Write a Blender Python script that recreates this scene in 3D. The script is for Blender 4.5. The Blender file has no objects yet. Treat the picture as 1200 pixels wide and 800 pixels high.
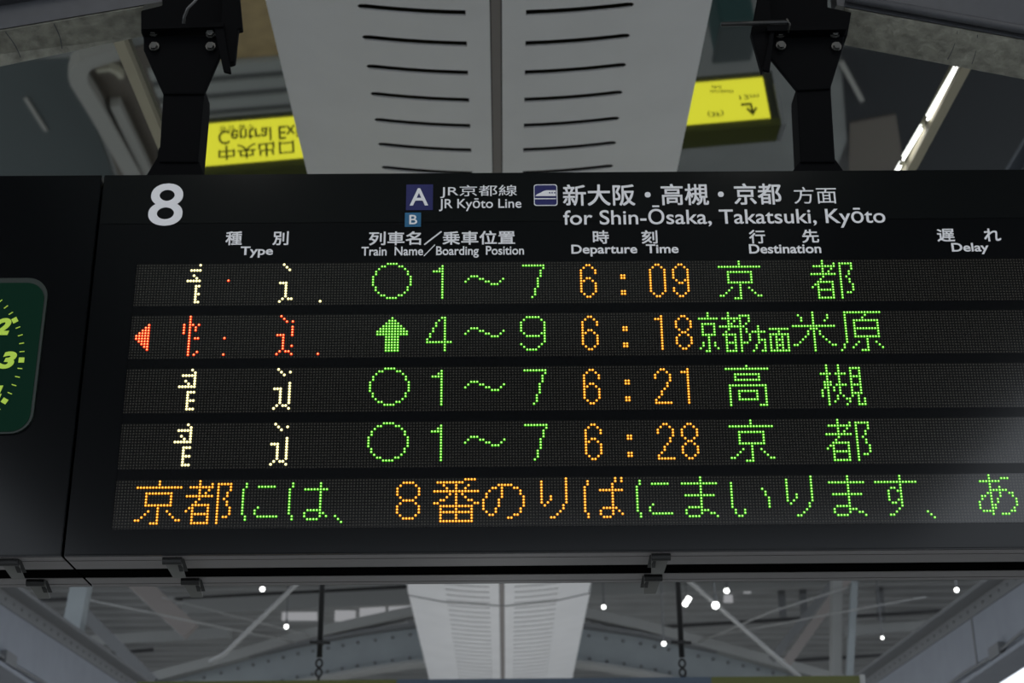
import bpy, math, random
from mathutils import Vector, Matrix

random.seed(7)
scene = bpy.context.scene
COL = scene.collection

# ------------------------------------------------------------------ camera
PITCH, YAW, ROLL, FPX = 0.401718, 0.0074246, -0.0099591, 1813.04
EYE = Vector((0.0, 0.0, 1.6))
_cp, _sp, _cy, _sy = math.cos(PITCH), math.sin(PITCH), math.cos(YAW), math.sin(YAW)
FWD = Vector((_sy * _cp, _cy * _cp, _sp))
_r = Vector((_cy, -_sy, 0.0))
_u = _r.cross(FWD)
RIGHT = _r * math.cos(ROLL) + _u * math.sin(ROLL)
UP = -_r * math.sin(ROLL) + _u * math.cos(ROLL)
cam_data = bpy.data.cameras.new('camera')
cam_data.sensor_width = 36.0
cam_data.lens = FPX * 36.0 / 1200.0
cam_data.clip_start = 0.05
cam_data.clip_end = 200.0
cam_data.dof.use_dof = True
cam_data.dof.focus_distance = 3.25
cam_data.dof.aperture_fstop = 6.3
cam = bpy.data.objects.new('camera', cam_data)
COL.objects.link(cam)
m = Matrix((RIGHT, UP, -FWD)).transposed().to_4x4()
m.translation = EYE
cam.matrix_world = m
scene.camera = cam

# ------------------------------------------------------------------ world, exposure
SKY = 1.55
world = bpy.data.worlds.new('overcast_sky')
scene.world = world
world.use_nodes = True
bg = world.node_tree.nodes['Background']
bg.inputs['Color'].default_value = (0.84, 0.91, 1.0, 1)
bg.inputs['Strength'].default_value = SKY
scene.view_settings.view_transform = 'Standard'
scene.view_settings.look = 'None'
scene.view_settings.exposure = 0.0
scene.view_settings.gamma = 1.0
scene.view_settings.use_curve_mapping = False


def area_lamp(name, loc, size, power, color=(1.0, 0.97, 0.92), up=False):
    ld = bpy.data.lights.new(name, 'AREA')
    ld.shape = 'RECTANGLE'
    ld.size, ld.size_y = size
    ld.energy = power
    ld.color = color
    ob = bpy.data.objects.new(name, ld)
    ob.location = loc
    ob.rotation_euler = (math.pi if up else 0.0, 0, 0)
    COL.objects.link(ob)


FRONT_W, BACK_W = 11.5, 60.0
area_lamp('board_fill_light', (-1.0, 1.5, 4.8), (0.12, 1.6), FRONT_W)  # this pair is added: unseen fill lamps brightening the board lettering
area_lamp('board_fill_light', (1.0, 1.5, 4.8), (0.12, 1.6), FRONT_W)
area_lamp('duct_fill_light', (0.0, 15.0, 1.2), (0.5, 9.0), BACK_W, (0.96, 0.98, 1.0), True)  # added unseen fill light that brightens the far duct and roof


# ------------------------------------------------------------------ placing helpers
def ray(px, py):
    return FWD + RIGHT * ((px - 600) / FPX) + UP * ((400 - py) / FPX)


def at(px, py, Y):
    d = ray(px, py)
    return EYE + d * (Y / d.y)


def at_z(px, py, Z):                      # Z above the ground
    d = ray(px, py)
    return EYE + d * ((Z - EYE.z) / d.z)


GLASS_H = 1.6 + 3.46
TILT = math.radians(2.6)
GN = Vector((-math.sin(TILT), 0, math.cos(TILT)))


def mirror(P):
    return P - GN * (2 * (P - Vector((0, 0, GLASS_H))).dot(GN))


def reflected(px, py, Z):
    """point at height Z above ground whose mirror image in the glass ceiling is seen at px,py"""
    d = ray(px, py)
    lo, hi = 4.0, 60.0
    for _ in range(60):
        mid = (lo + hi) / 2
        if mirror(EYE + d * mid).z > Z:
            lo = mid
        else:
            hi = mid
    return mirror(EYE + d * lo)


# board plane: LED dot pitch units
D = 3.0
P = D * 0.00208461
X0 = D * 0.1563105
Z0 = 1.6 + D * 0.4859552


def bx(u):
    return X0 + u * P


def bz(r):
    return Z0 - r * P


def to_board(px, py):
    q = at(px, py, D)
    return (q.x, q.z)


# ------------------------------------------------------------------ materials
def mat(name, color, rough=0.5, metal=0.0, spec=0.5, noise=0.0, nscale=8.0, bump=0.0, emit=None, estr=0.0):
    mt = bpy.data.materials.new(name)
    mt.use_nodes = True
    nt = mt.node_tree
    b = nt.nodes['Principled BSDF']
    b.inputs['Base Color'].default_value = (*color, 1)
    b.inputs['Roughness'].default_value = rough
    b.inputs['Metallic'].default_value = metal
    b.inputs['Specular IOR Level'].default_value = spec
    if noise or bump:
        tc = nt.nodes.new('ShaderNodeTexCoord')
        n = nt.nodes.new('ShaderNodeTexNoise')
        n.inputs['Scale'].default_value = nscale
        n.inputs['Detail'].default_value = 6
        nt.links.new(tc.outputs['Object'], n.inputs['Vector'])
        if noise:
            r = nt.nodes.new('ShaderNodeValToRGB')
            r.color_ramp.elements[0].position = 0.3
            r.color_ramp.elements[1].position = 0.7
            r.color_ramp.elements[0].color = (*[c * (1 - noise) for c in color], 1)
            r.color_ramp.elements[1].color = (*[min(1, c * (1 + noise)) for c in color], 1)
            nt.links.new(n.outputs['Fac'], r.inputs['Fac'])
            nt.links.new(r.outputs['Color'], b.inputs['Base Color'])
        if bump:
            bp = nt.nodes.new('ShaderNodeBump')
            bp.inputs['Strength'].default_value = bump
            bp.inputs['Distance'].default_value = 0.01
            nt.links.new(n.outputs['Fac'], bp.inputs['Height'])
            nt.links.new(bp.outputs['Normal'], b.inputs['Normal'])
    if emit:
        b.inputs['Emission Color'].default_value = (*emit, 1)
        b.inputs['Emission Strength'].default_value = estr
    return mt


def emission(name, color, strength=1.0):
    mt = bpy.data.materials.new(name)
    mt.use_nodes = True
    nt = mt.node_tree
    nt.nodes.clear()
    e = nt.nodes.new('ShaderNodeEmission')
    e.inputs['Color'].default_value = (*color, 1)
    e.inputs['Strength'].default_value = strength
    o = nt.nodes.new('ShaderNodeOutputMaterial')
    nt.links.new(e.outputs[0], o.inputs[0])
    return mt


def led_face_material():
    """dark panel with a regular grid of unlit grey LEDs, one UV unit per LED"""
    mt = bpy.data.materials.new('led_panel')
    mt.use_nodes = True
    nt = mt.node_tree
    b = nt.nodes['Principled BSDF']
    uv = nt.nodes.new('ShaderNodeUVMap')
    fr = nt.nodes.new('ShaderNodeVectorMath'); fr.operation = 'FRACTION'
    su = nt.nodes.new('ShaderNodeVectorMath'); su.operation = 'SUBTRACT'
    su.inputs[1].default_value = (0.5, 0.5, 0)
    ln = nt.nodes.new('ShaderNodeVectorMath'); ln.operation = 'LENGTH'
    ra = nt.nodes.new('ShaderNodeMapRange')
    ra.inputs['From Min'].default_value = 0.22
    ra.inputs['From Max'].default_value = 0.34
    ra.inputs['To Min'].default_value = 1
    ra.inputs['To Max'].default_value = 0
    mx = nt.nodes.new('ShaderNodeMix'); mx.data_type = 'RGBA'
    mx.inputs['A'].default_value = (0.0022, 0.0018, 0.0015, 1)
    mx.inputs['B'].default_value = (0.038, 0.035, 0.029, 1)
    nt.links.new(uv.outputs['UV'], fr.inputs[0])
    nt.links.new(fr.outputs[0], su.inputs[0])
    nt.links.new(su.outputs[0], ln.inputs[0])
    nt.links.new(ln.outputs['Value'], ra.inputs['Value'])
    nt.links.new(ra.outputs[0], mx.inputs['Factor'])
    nt.links.new(mx.outputs['Result'], b.inputs['Base Color'])
    b.inputs['Roughness'].default_value = 0.12
    b.inputs['Specular IOR Level'].default_value = 0.66
    return mt


M = {}
M['cabinet'] = mat('cabinet_black', (0.0018, 0.0022, 0.0028), 0.13, spec=0.3)
M['header'] = mat('header_black', (0.003, 0.0038, 0.004), 0.14, spec=0.32)
M['led_panel'] = led_face_material()
M['rail'] = mat('rail_grey', (0.21, 0.195, 0.195), 0.45, 0.0)
M['gap'] = mat('gap_shade_black', (0.003, 0.003, 0.003), 0.9, spec=0.0)
M['letter'] = mat('letter_white', (0.78, 0.78, 0.8), 0.5)
M['navy'] = mat('navy_blue', (0.006, 0.008, 0.10), 0.4)
M['cyan'] = mat('cyan_blue', (0.012, 0.12, 0.25), 0.4)
M['latch'] = mat('latch_black', (0.012, 0.012, 0.012), 0.4)
M['latch_tongue'] = mat('latch_tongue_steel', (0.17, 0.17, 0.16), 0.35)
M['clock_green'] = mat('clock_green', (0.0025, 0.016, 0.0095), 0.7, spec=0.05, emit=(0.01, 0.09, 0.045), estr=0.06)
M['clock_rim'] = mat('clock_rim', (0.010, 0.018, 0.013), 0.4)
M['clock_lime'] = mat('clock_lime', (0.35, 0.5, 0.05), 0.5, emit=(0.42, 0.62, 0.05), estr=0.35)
M['black_steel'] = mat('black_steel', (0.0028, 0.003, 0.0036), 0.7, spec=0.04)
M['bolt'] = mat('bolt_zinc', (0.055, 0.055, 0.05), 0.45, 0.0)
M['cable'] = mat('cable_black', (0.012, 0.012, 0.012), 0.5)
M['cable_grey'] = mat('cable_grey', (0.16, 0.16, 0.16), 0.5)
M['rafter'] = mat('rafter_old_paint', (0.33, 0.325, 0.27), 0.8, noise=0.3, nscale=34, bump=1.0)
M['rafter_web'] = mat('rafter_web_grey', (0.065, 0.068, 0.077), 0.6, noise=0.1, nscale=20)
M['duct'] = mat('duct_white', (0.88, 0.88, 0.885), 0.55, noise=0.03, nscale=3)
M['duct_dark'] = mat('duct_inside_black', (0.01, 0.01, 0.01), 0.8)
M['duct_seam'] = mat('duct_seam_grey', (0.25, 0.225, 0.215), 0.6)
M['glass'] = mat('dark_mirror_glass', (0.34, 0.355, 0.345), 0.025, 1.0)
M['batten'] = mat('batten_beige', (0.52, 0.48, 0.36), 0.6)
M['tube'] = emission('lamp_tube_white', (1.0, 1.0, 0.96), 5.0)
M['lamp'] = emission('lamp_globe_white', (1.0, 1.0, 0.98), 6.0)
M['exit_yellow'] = emission('exit_face_yellow', (1.0, 0.96, 0.06), 1.75)
M['exit_blue'] = mat('exit_face_blue', (0.03, 0.06, 0.10), 0.4)
M['exit_housing'] = mat('exit_housing_dark', (0.05, 0.053, 0.04), 0.5)
M['exit_trim_olive'] = mat('exit_trim_olive', (0.11, 0.12, 0.02), 0.5)
M['exit_trim_blue'] = mat('exit_trim_blue', (0.07, 0.10, 0.14), 0.5)
M['exit_text'] = mat('exit_text_black', (0.01, 0.01, 0.008), 0.6)
M['girder'] = mat('girder_grey', (0.265, 0.285, 0.325), 0.55, noise=0.05, nscale=5)
M['girder_dark'] = mat('girder_dark_grey', (0.19, 0.195, 0.20), 0.6)
M['rivet'] = mat('rivet_grey', (0.17, 0.175, 0.18), 0.5)
M['arch'] = mat('arch_grey', (0.30, 0.33, 0.34), 0.6, noise=0.05, nscale=4)
M['brace'] = mat('brace_tan', (0.30, 0.27, 0.255), 0.6)
M['rod'] = mat('rod_light_grey', (0.42, 0.42, 0.41), 0.5)
M['purlin'] = mat('purlin_grey', (0.32, 0.325, 0.315), 0.6)
M['purlin_dark'] = mat('purlin_black', (0.03, 0.03, 0.03), 0.6)
M['roof'] = mat('roof_grey', (0.36, 0.365, 0.36), 0.7, noise=0.1, nscale=1.5)
M['floor'] = mat('platform_asphalt', (0.24, 0.24, 0.225), 0.8, noise=0.12, nscale=1.2)
M['ballast'] = mat('track_ballast', (0.09, 0.085, 0.08), 0.9, noise=0.3, nscale=3)
M['pale_wall'] = mat('pale_wall', (0.36, 0.34, 0.30), 0.6)
M['inner_wall'] = mat('warm_wall', (0.13, 0.105, 0.08), 0.7)
M['tile'] = mat('brown_tile', (0.42, 0.30, 0.14), 0.7, noise=0.15, nscale=6)
M['step'] = mat('step_stone', (0.34, 0.34, 0.31), 0.7)
M['step_nose'] = mat('step_nosing', (0.10, 0.10, 0.095), 0.7)
M['slate'] = mat('slate_wall', (0.06, 0.073, 0.07), 0.7)
M['dark_slate'] = mat('dark_slate_wall', (0.008, 0.009, 0.011), 0.8)
M['teal'] = mat('bin_teal', (0.03, 0.075, 0.07), 0.5)
M['skylight'] = emission('skylight_sheet', (0.95, 0.96, 1.0), 0.30)
for k, core, ring in (('green', (1.0, 1.8, 0.5), (0.085, 0.68, 0.012)),
                      ('orange', (2.1, 1.15, 0.22), (1.05, 0.34, 0.008)),
                      ('red', (2.4, 0.95, 0.38), (1.3, 0.05, 0.008)),
                      ('white', (2.2, 2.1, 1.4), (1.25, 1.13, 0.52))):
    M['led_core_' + k] = emission('led_core_' + k, core)
    M['led_ring_' + k] = emission('led_ring_' + k, ring)


# ------------------------------------------------------------------ mesh builder
class MB:
    def __init__(self):
        self.v, self.f, self.mi, self.uv = [], [], [], {}

    def add(self, verts, faces, mi=0):
        o = len(self.v)
        self.v += [Vector(x) for x in verts]
        for fc in faces:
            self.f.append([o + i for i in fc])
            self.mi.append(mi)
        return self

    def box(self, a, b, mi=0):
        x0, y0, z0 = (min(a[i], b[i]) for i in range(3))
        x1, y1, z1 = (max(a[i], b[i]) for i in range(3))
        return self.add([(x0, y0, z0), (x1, y0, z0), (x1, y1, z0), (x0, y1, z0),
                         (x0, y0, z1), (x1, y0, z1), (x1, y1, z1), (x0, y1, z1)],
                        [(0, 3, 2, 1), (4, 5, 6, 7), (0, 1, 5, 4), (1, 2, 6, 5), (2, 3, 7, 6), (3, 0, 4, 7)], mi)

    def prism(self, poly, vec, mi=0):
        """closed polygon (3-D points) swept along vec"""
        n = len(poly)
        vec = Vector(vec)
        vs = [Vector(p) for p in poly] + [Vector(p) + vec for p in poly]
        fs = [tuple(range(n)), tuple(range(2 * n - 1, n - 1, -1))]
        fs += [(i, n + i, n + (i + 1) % n, (i + 1) % n) for i in range(n)]
        return self.add(vs, fs, mi)

    def bar(self, a, b, w, h, up=(0, 0, 1), mi=0):
        """rectangular bar from a to b, w across, h along up"""
        a, b = Vector(a), Vector(b)
        d = (b - a).normalized()
        s = d.cross(Vector(up))
        if s.length < 1e-5:
            s = d.cross(Vector((0, 1, 0)))
        s.normalize()
        t = s.cross(d)
        c = [s * (w / 2 * i) + t * (h / 2 * j) for i, j in ((-1, -1), (1, -1), (1, 1), (-1, 1))]
        return self.prism([a + q for q in c], b - a, mi)

    def tube(self, pts, r, n=8, mi=0):
        pts = [Vector(p) for p in pts]
        rings = []
        for i, p in enumerate(pts):
            d = (pts[min(i + 1, len(pts) - 1)] - pts[max(i - 1, 0)]).normalized()
            s = d.cross(Vector((0, 0, 1)))
            if s.length < 1e-3:
                s = d.cross(Vector((0, 1, 0)))
            s.normalize()
            t = s.cross(d)
            rings.append([p + (s * math.cos(2 * math.pi * k / n) + t * math.sin(2 * math.pi * k / n)) * r for k in range(n)])
        vs = [v for rg in rings for v in rg]
        fs = []
        for i in range(len(pts) - 1):
            for k in range(n):
                fs.append((i * n + k, i * n + (k + 1) % n, (i + 1) * n + (k + 1) % n, (i + 1) * n + k))
        fs.append(tuple(range(n - 1, -1, -1)))
        fs.append(tuple((len(pts) - 1) * n + k for k in range(n)))
        return self.add(vs, fs, mi)

    def ball(self, c, r, seg=10, ring=6, mi=0, squash=(1, 1, 1)):
        c = Vector(c)
        vs = []
        for i in range(ring + 1):
            th = math.pi * i / ring
            for k in range(seg):
                ph = 2 * math.pi * k / seg
                vs.append(c + Vector((math.sin(th) * math.cos(ph) * squash[0], math.sin(th) * math.sin(ph) * squash[1],
                                      math.cos(th) * squash[2])) * r)
        fs = []
        for i in range(ring):
            for k in range(seg):
                fs.append((i * seg + k, (i + 1) * seg + k, (i + 1) * seg + (k + 1) % seg, i * seg + (k + 1) % seg))
        return self.add(vs, fs, mi)

    def torus(self, c, R_, r, axis_y=True, n=14, k=6, mi=0, stretch=1.3):
        pts = []
        c = Vector(c)
        for i in range(n + 1):
            a = 2 * math.pi * i / n
            if axis_y:
                pts.append(c + Vector((math.cos(a) * R_, 0, math.sin(a) * R_ * stretch)))
            else:
                pts.append(c + Vector((0, math.cos(a) * R_, math.sin(a) * R_ * stretch)))
        return self.tube(pts, r, k, mi)

    def build(self, name, mats, parent=None, bevel=0.0, smooth=False):
        off = root_loc(parent)
        me = bpy.data.meshes.new(name)
        me.from_pydata([v - off for v in self.v], [], self.f)
        if not isinstance(mats, (list, tuple)):
            mats = [mats]
        for mm in mats:
            me.materials.append(mm)
        for p, i in zip(me.polygons, self.mi):
            p.material_index = i
            p.use_smooth = smooth
        me.update()
        o = bpy.data.objects.new(name, me)
        COL.objects.link(o)
        if parent is not None:
            o.parent = parent
        if bevel:
            md = o.modifiers.new('bevel', 'BEVEL')
            md.width = bevel
            md.segments = 2
            md.limit_method = 'ANGLE'
        return o


def root_loc(o):
    v = Vector((0, 0, 0))
    while o is not None:
        v += o.location
        o = o.parent
    return v


def thing(name, label, cat, loc, group=None):
    o = bpy.data.objects.new(name, None)
    o.empty_display_size = 0.1
    o.location = loc
    COL.objects.link(o)
    o['label'] = label
    o['category'] = cat
    if group:
        o['group'] = group
    return o


def tag(o, label, cat, group=None):
    o['label'] = label
    o['category'] = cat
    if group:
        o['group'] = group
    return o


def structure(o):
    o['kind'] = 'structure'
    return o


def text_mesh(body, bold=0.0, shear=0.0):
    cu = bpy.data.curves.new('lettering', 'FONT')
    cu.body = body
    cu.size = 1.0
    cu.offset = bold
    cu.shear = shear
    cu.resolution_u = 6
    ob = bpy.data.objects.new('lettering_curve', cu)
    COL.objects.link(ob)
    bpy.context.view_layer.update()
    dg = bpy.context.evaluated_depsgraph_get()
    me = bpy.data.meshes.new_from_object(ob.evaluated_get(dg))
    vs = [v.co.copy() for v in me.vertices]
    fs = [list(p.vertices) for p in me.polygons]
    bpy.data.objects.remove(ob)
    bpy.data.curves.remove(cu)
    bpy.data.meshes.remove(me)
    return vs, fs


def text(body, x0, x1, ztop, zbot, y, material, parent, bold=0.0, shear=0.0, name='lettering', thick=0.0008, fat=0.0):
    """text facing -Y filling the given rectangle; thin raised letters"""
    vs, fs = text_mesh(body, bold, shear)
    xs = [v.x for v in vs]; ys = [v.y for v in vs]
    ax, bx_, ay, by = min(xs), max(xs), min(ys), max(ys)
    sx = (x1 - x0) / (bx_ - ax); sz = (ztop - zbot) / (by - ay)
    front = [Vector((x0 + (v.x - ax) * sx, y, zbot + (v.y - ay) * sz)) for v in vs]
    mb = MB()
    n = len(front)
    back = [p + Vector((0, thick, 0)) for p in front]
    edges = {}
    for fc in fs:
        for i in range(len(fc)):
            e = (fc[i], fc[(i + 1) % len(fc)])
            edges[e] = 1
    faces = [tuple(fc) for fc in fs]
    faces += [(a, a + n, b + n, b) for (a, b) in edges if (b, a) not in edges]
    if not fat:
        mb.add(front + back, faces)
    for k, (du, dv) in enumerate(((1, 1), (-1, 1), (1, -1), (-1, -1), (0, 0)) if fat else ()):
        o_ = Vector((du * fat, 0.00002 * k, dv * fat))
        mb.add([p + o_ for p in front + back], faces)
    return mb.build(name, material, parent)


def text_px(body, l, t, r, b, parent, bold=0.0, name='lettering', y=None, material=None, **k):
    mx, my = (l + r) / 2, (t + b) / 2
    x0 = to_board(l, my)[0]; x1 = to_board(r, my)[0]
    zt = to_board(mx, t)[1]; zb = to_board(mx, b)[1]
    return text(body, x0, x1, zt, zb, (D - 0.0022) if y is None else y, material or M['letter'], parent, bold, name=name, **k)


def rounded(cx, cz, hw, hh, r, y, n=6):
    pts = []
    for sx, sz, a0 in ((1, 1, 0), (-1, 1, 90), (-1, -1, 180), (1, -1, 270)):
        for i in range(n + 1):
            a = math.radians(a0 + 90 * i / n)
            pts.append(Vector((cx + sx * (hw - r) + r * math.cos(a), y, cz + sz * (hh - r) + r * math.sin(a))))
    return pts


# ------------------------------------------------------------------ setting
mb = MB(); mb.box((-4.4, -14, -0.3), (4.4, 34, 0.0))
structure(mb.build('floor', M['floor']))
mb = MB(); mb.box((-90, -90, -1.4), (90, 90, -1.2))
structure(mb.build('floor', M['ballast']))


def ceil_z(x):
    return GLASS_H + math.tan(TILT) * x


mb = MB()
mb.prism([(-3.55, -7, ceil_z(-3.55)), (3.55, -7, ceil_z(3.55)), (3.55, -7, ceil_z(3.55) + 0.05), (-3.55, -7, ceil_z(-3.55) + 0.05)], (0, 15.2, 0))
structure(mb.build('ceiling', M['glass']))
# higher back roof, ribbed sheet
mb = MB()
ROOF_Z = 1.6 + 4.95
pts_top = []
y = 8.2
prof = []
while y < 33.5:
    prof += [(y, 0), (y + 0.16, 0), (y + 0.2, 0.05), (y + 0.36, 0.05)]
    y += 0.4
vs, fs = [], []
for (yy, dz) in prof:
    vs += [(-6.4, yy, ROOF_Z + dz), (6.4, yy, ROOF_Z + dz)]
for i in range(len(prof) - 1):
    fs.append((2 * i, 2 * i + 1, 2 * i + 3, 2 * i + 2))
mb.add(vs, fs)
mb.box((-6.4, 8.2, ROOF_Z + 0.06), (6.4, 33.5, ROOF_Z + 0.12))
roof_obj = structure(mb.build('ceiling', M['roof']))
mb = MB(); mb.box((-6.4, 33.5, 4.8), (6.4, 33.6, ROOF_Z + 0.12))
structure(mb.build('wall_back', M['roof']))

# ------------------------------------------------------------------ longitudinal girders
for s, lab in ((1, 'long riveted grey girder sloping away at the right, white sky below it'),
               (-1, 'long riveted grey girder sloping away at the lower left corner')):
    g = thing('platform_girder', lab, 'girder', (s * 3.6, 12, 3.8), 'long roof girders')
    xw = s * 3.6
    zt = lambda yy: 1.6 + 2.74 + 0.035 * (yy - 11.1)
    zb = 1.6 + 2.2
    mb = MB(); mb.prism([(xw, 3.5, zb), (xw, 22, zb), (xw, 22, zt(22)), (xw, 3.5, zt(3.5))], (s * 0.03, 0, 0))
    mb.build('web', M['girder'], g)
    for dz, nm in ((0.0, 'top_flange'),):
        mb = MB()
        mb.prism([(xw - s * 0.13, 3.5, zt(3.5)), (xw + s * 0.16, 3.5, zt(3.5)), (xw + s * 0.16, 3.5, zt(3.5) + 0.03), (xw - s * 0.13, 3.5, zt(3.5) + 0.03)],
                 (0, 18.5, zt(22) - zt(3.5)))
        mb.prism([(xw - s * 0.012, 3.5, zt(3.5) - 0.1), (xw, 3.5, zt(3.5) - 0.1), (xw, 3.5, zt(3.5)), (xw - s * 0.012, 3.5, zt(3.5))],
                 (0, 18.5, zt(22) - zt(3.5)))
        mb.build(nm, M['girder_dark'], g)
    mb = MB()
    mb.box((xw - s * 0.10, 3.5, zb - 0.03), (xw + s * 0.16, 22, zb))
    mb.box((xw - s * 0.012, 3.5, zb), (xw, 22, zb + 0.09))
    mb.build('bottom_flange', M['girder'], g)
    rv = MB()
    yy = 9.0
    while yy < 18:
        rv.ball((xw - s * 0.012, yy, zt(yy) - 0.05), 0.014, 6, 4)
        rv.ball((xw - s * 0.012, yy + 0.08, zb + 0.045), 0.012, 6, 4)
        yy += 0.2
    o = rv.build('rivet', M['rivet'], g, smooth=True)
    o['kind'] = 'stuff'
    mb = MB()
    q = 11.75 if s > 0 else 9.4
    mb.box((xw - s * 0.006, q, zb + 0.09), (xw + s * 0.001, q + 0.035, zt(q) - 0.1))
    mb.build('plate_joint', M['girder_dark'], g)
    mb = MB()
    pts = [(xw - s * 0.05, 8 + i * 0.5, zb + 0.07 + 0.012 * math.sin(i * 1.7)) for i in range(22)]
    mb.tube(pts, 0.012, 6)
    mb.box((xw - s * 0.07, 11.0, zb + 0.03), (xw - s * 0.02, 11.25, zb + 0.12))
    mb.build('conduit', M['rivet'], g)

# lamps on the right girder and in the roof
def globe(px, py, Y, r, label):
    c = at(px, py, Y)
    t = thing('roof_lamp', label, 'lamp', c, 'small roof lamps')
    r *= 0.78
    mb = MB(); mb.ball(c, r, 12, 8); mb.build('globe', M['lamp'], t, smooth=True)
    mb = MB(); mb.tube([c + Vector((0, 0, r * 0.8)), c + Vector((0, 0, r * 0.8 + 0.07))], r * 0.6, 8)
    mb.tube([c + Vector((0, 0, r * 0.8 + 0.06)), Vector((c.x, c.y, ROOF_Z + 0.03))], 0.008, 6)
    mb.build('stem', M['rivet'], t)
    return t


globe(707.5, 711, 18.4, 0.030, 'small white roof lamp just right of the white perforated duct')
globe(778, 754, 16.2, 0.028, 'small white roof lamp beside the right chain, in front of the arch')
globe(838.5, 709, 15.2, 0.045, 'brightest round white roof lamp, on the slanting tie rod')
globe(851.5, 692, 18.6, 0.038, 'white roof lamp above and right of the brightest one')
globe(307.5, 690, 18.6, 0.035, 'small white roof lamp under the board, left of the left chain')
globe(335.5, 734, 18.0, 0.03, 'dim small roof lamp low beside the left chain')
globe(1121, 691, 10.6, 0.02, 'tiny white lamp at the top of the right girder')
globe(1034, 747, 17.5, 0.02, 'tiny lamp left of the right girder, low down')
a_, b_ = at(802, 709, 18.4), at(808, 700, 18.4)
t = thing('tube_lamp', 'short slanted white tube lamp right of the right chain rod', 'lamp', a_)
mb = MB(); mb.tube([a_, b_], 0.028, 8); mb.build('tube', M['lamp'], t)
mb = MB(); mb.tube([(a_ + b_) / 2 + Vector((0, 0.02, 0.02)), Vector(((a_.x + b_.x) / 2, (a_.y + b_.y) / 2 + 0.02, ROOF_Z + 0.03))], 0.008, 6); mb.build('stem', M['rivet'], t)

# ------------------------------------------------------------------ arch girder at the back
YA = 18.2
arch = thing('roof_arch', 'grey riveted arch girder behind the hanging chains', 'arch', (0, YA, 5.0))


def arch_curve(off, upper=False):                     # pixel curve of the arch's upper web edge -> world
    pts = []
    web = [(120, 818), (200, 795), (280, 774), (350, 757), (420, 744), (481, 735), (545, 731), (590, 730), (640, 731), (690, 736),
           (750, 745), (800, 756), (870, 771), (940, 788), (1010, 806), (1080, 826)]
    chord = [(120, 808), (200, 786), (280, 765), (350, 744), (420, 728), (481, 715), (545, 708), (590, 707), (640, 709), (690, 717),
             (750, 730), (800, 744), (870, 763), (940, 782), (1010, 801), (1080, 822)]
    pix = chord if upper else web
    for (x, y) in pix:
        pts.append(at(x, y, YA) + Vector((0, 0, off)))
    return pts


def strip(c0, c1, depth, mt, name):
    mb = MB()
    n = len(c0)
    dv = Vector((0, depth, 0))
    vs = [*c0, *c1, *[p + dv for p in c0], *[p + dv for p in c1]]
    fs = []
    for i in range(n - 1):
        fs.append((i, i + 1, n + i + 1, n + i))
        fs.append((2 * n + i, 3 * n + i, 3 * n + i + 1, 2 * n + i + 1))
        fs.append((i, 2 * n + i, 2 * n + i + 1, i + 1))
        fs.append((n + i, n + i + 1, 3 * n + i + 1, 3 * n + i))
    fs += [(0, n, 3 * n, 2 * n), (n - 1, 3 * n - 1, 4 * n - 1, 2 * n - 1)]
    mb.add(vs, fs)
    return mb.build(name, mt, arch)


strip(arch_curve(0), arch_curve(-0.42), 0.03, M['arch'], 'web')
o = strip([p + Vector((0, -0.16, 0)) for p in arch_curve(0.02)], [p + Vector((0, -0.16, 0)) for p in arch_curve(-0.015)], 0.34, M['girder_dark'], 'top_flange')
o = strip([p + Vector((0, -0.14, 0)) for p in arch_curve(-0.42)], [p + Vector((0, -0.14, 0)) for p in arch_curve(-0.46)], 0.30, M['purlin'], 'bottom_flange')
o = strip([p + Vector((0, -0.2, 0)) for p in arch_curve(0, True)], [p + Vector((0, -0.2, 0)) for p in arch_curve(-0.115, True)], 0.2, M['purlin'], 'upper_chord')
mb = MB()
cu, cw = arch_curve(-0.1, True), arch_curve(0.0)
for k in range(1, len(cu) - 1):
    mb = MB()
    mb.bar(cw[k] + Vector((0, -0.05, 0)), cu[k] + Vector((0, -0.05, 0)), 0.05, 0.05, (0, 1, 0))
    mid_w = cw[k].lerp(cw[k + 1], 0.5) + Vector((0, -0.05, 0))
    mb.bar(cu[k] + Vector((0, -0.05, 0)), mid_w, 0.03, 0.03, (0, 1, 0))
    mb.build('lattice_bar', M['purlin'], arch)
rv = MB()
for crv, dy in ((arch_curve(-0.09), -0.01), (arch_curve(-0.36), -0.01)):
    for i in range(len(crv) - 1):
        L = (crv[i + 1] - crv[i]).length
        k = max(1, int(L / 0.17))
        for j in range(k):
            rv.ball(crv[i].lerp(crv[i + 1], j / k) + Vector((0, dy, 0)), 0.02, 6, 4)
o = rv.build('rivet', M['rivet'], arch, smooth=True)
o['kind'] = 'stuff'

# ------------------------------------------------------------------ purlins, posts, braces, rods at the back


def beam(name, label, cat, p, q, w, h, mt, group=None, bevel=0.0):
    mb = MB(); mb.bar(p, q, w, h)
    o = mb.build(name, mt)
    c = (Vector(p) + Vector(q)) / 2
    for v in o.data.vertices:
        v.co -= c
    o.location = c
    return tag(o, label, cat, group)


def px_beam(name, label, cat, x0, y0, x1, y1, Y, w, h, mt, group=None):
    return beam(name, label, cat, at(x0, y0, Y), at(x1, y1, Y), w, h, mt, group)


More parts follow.
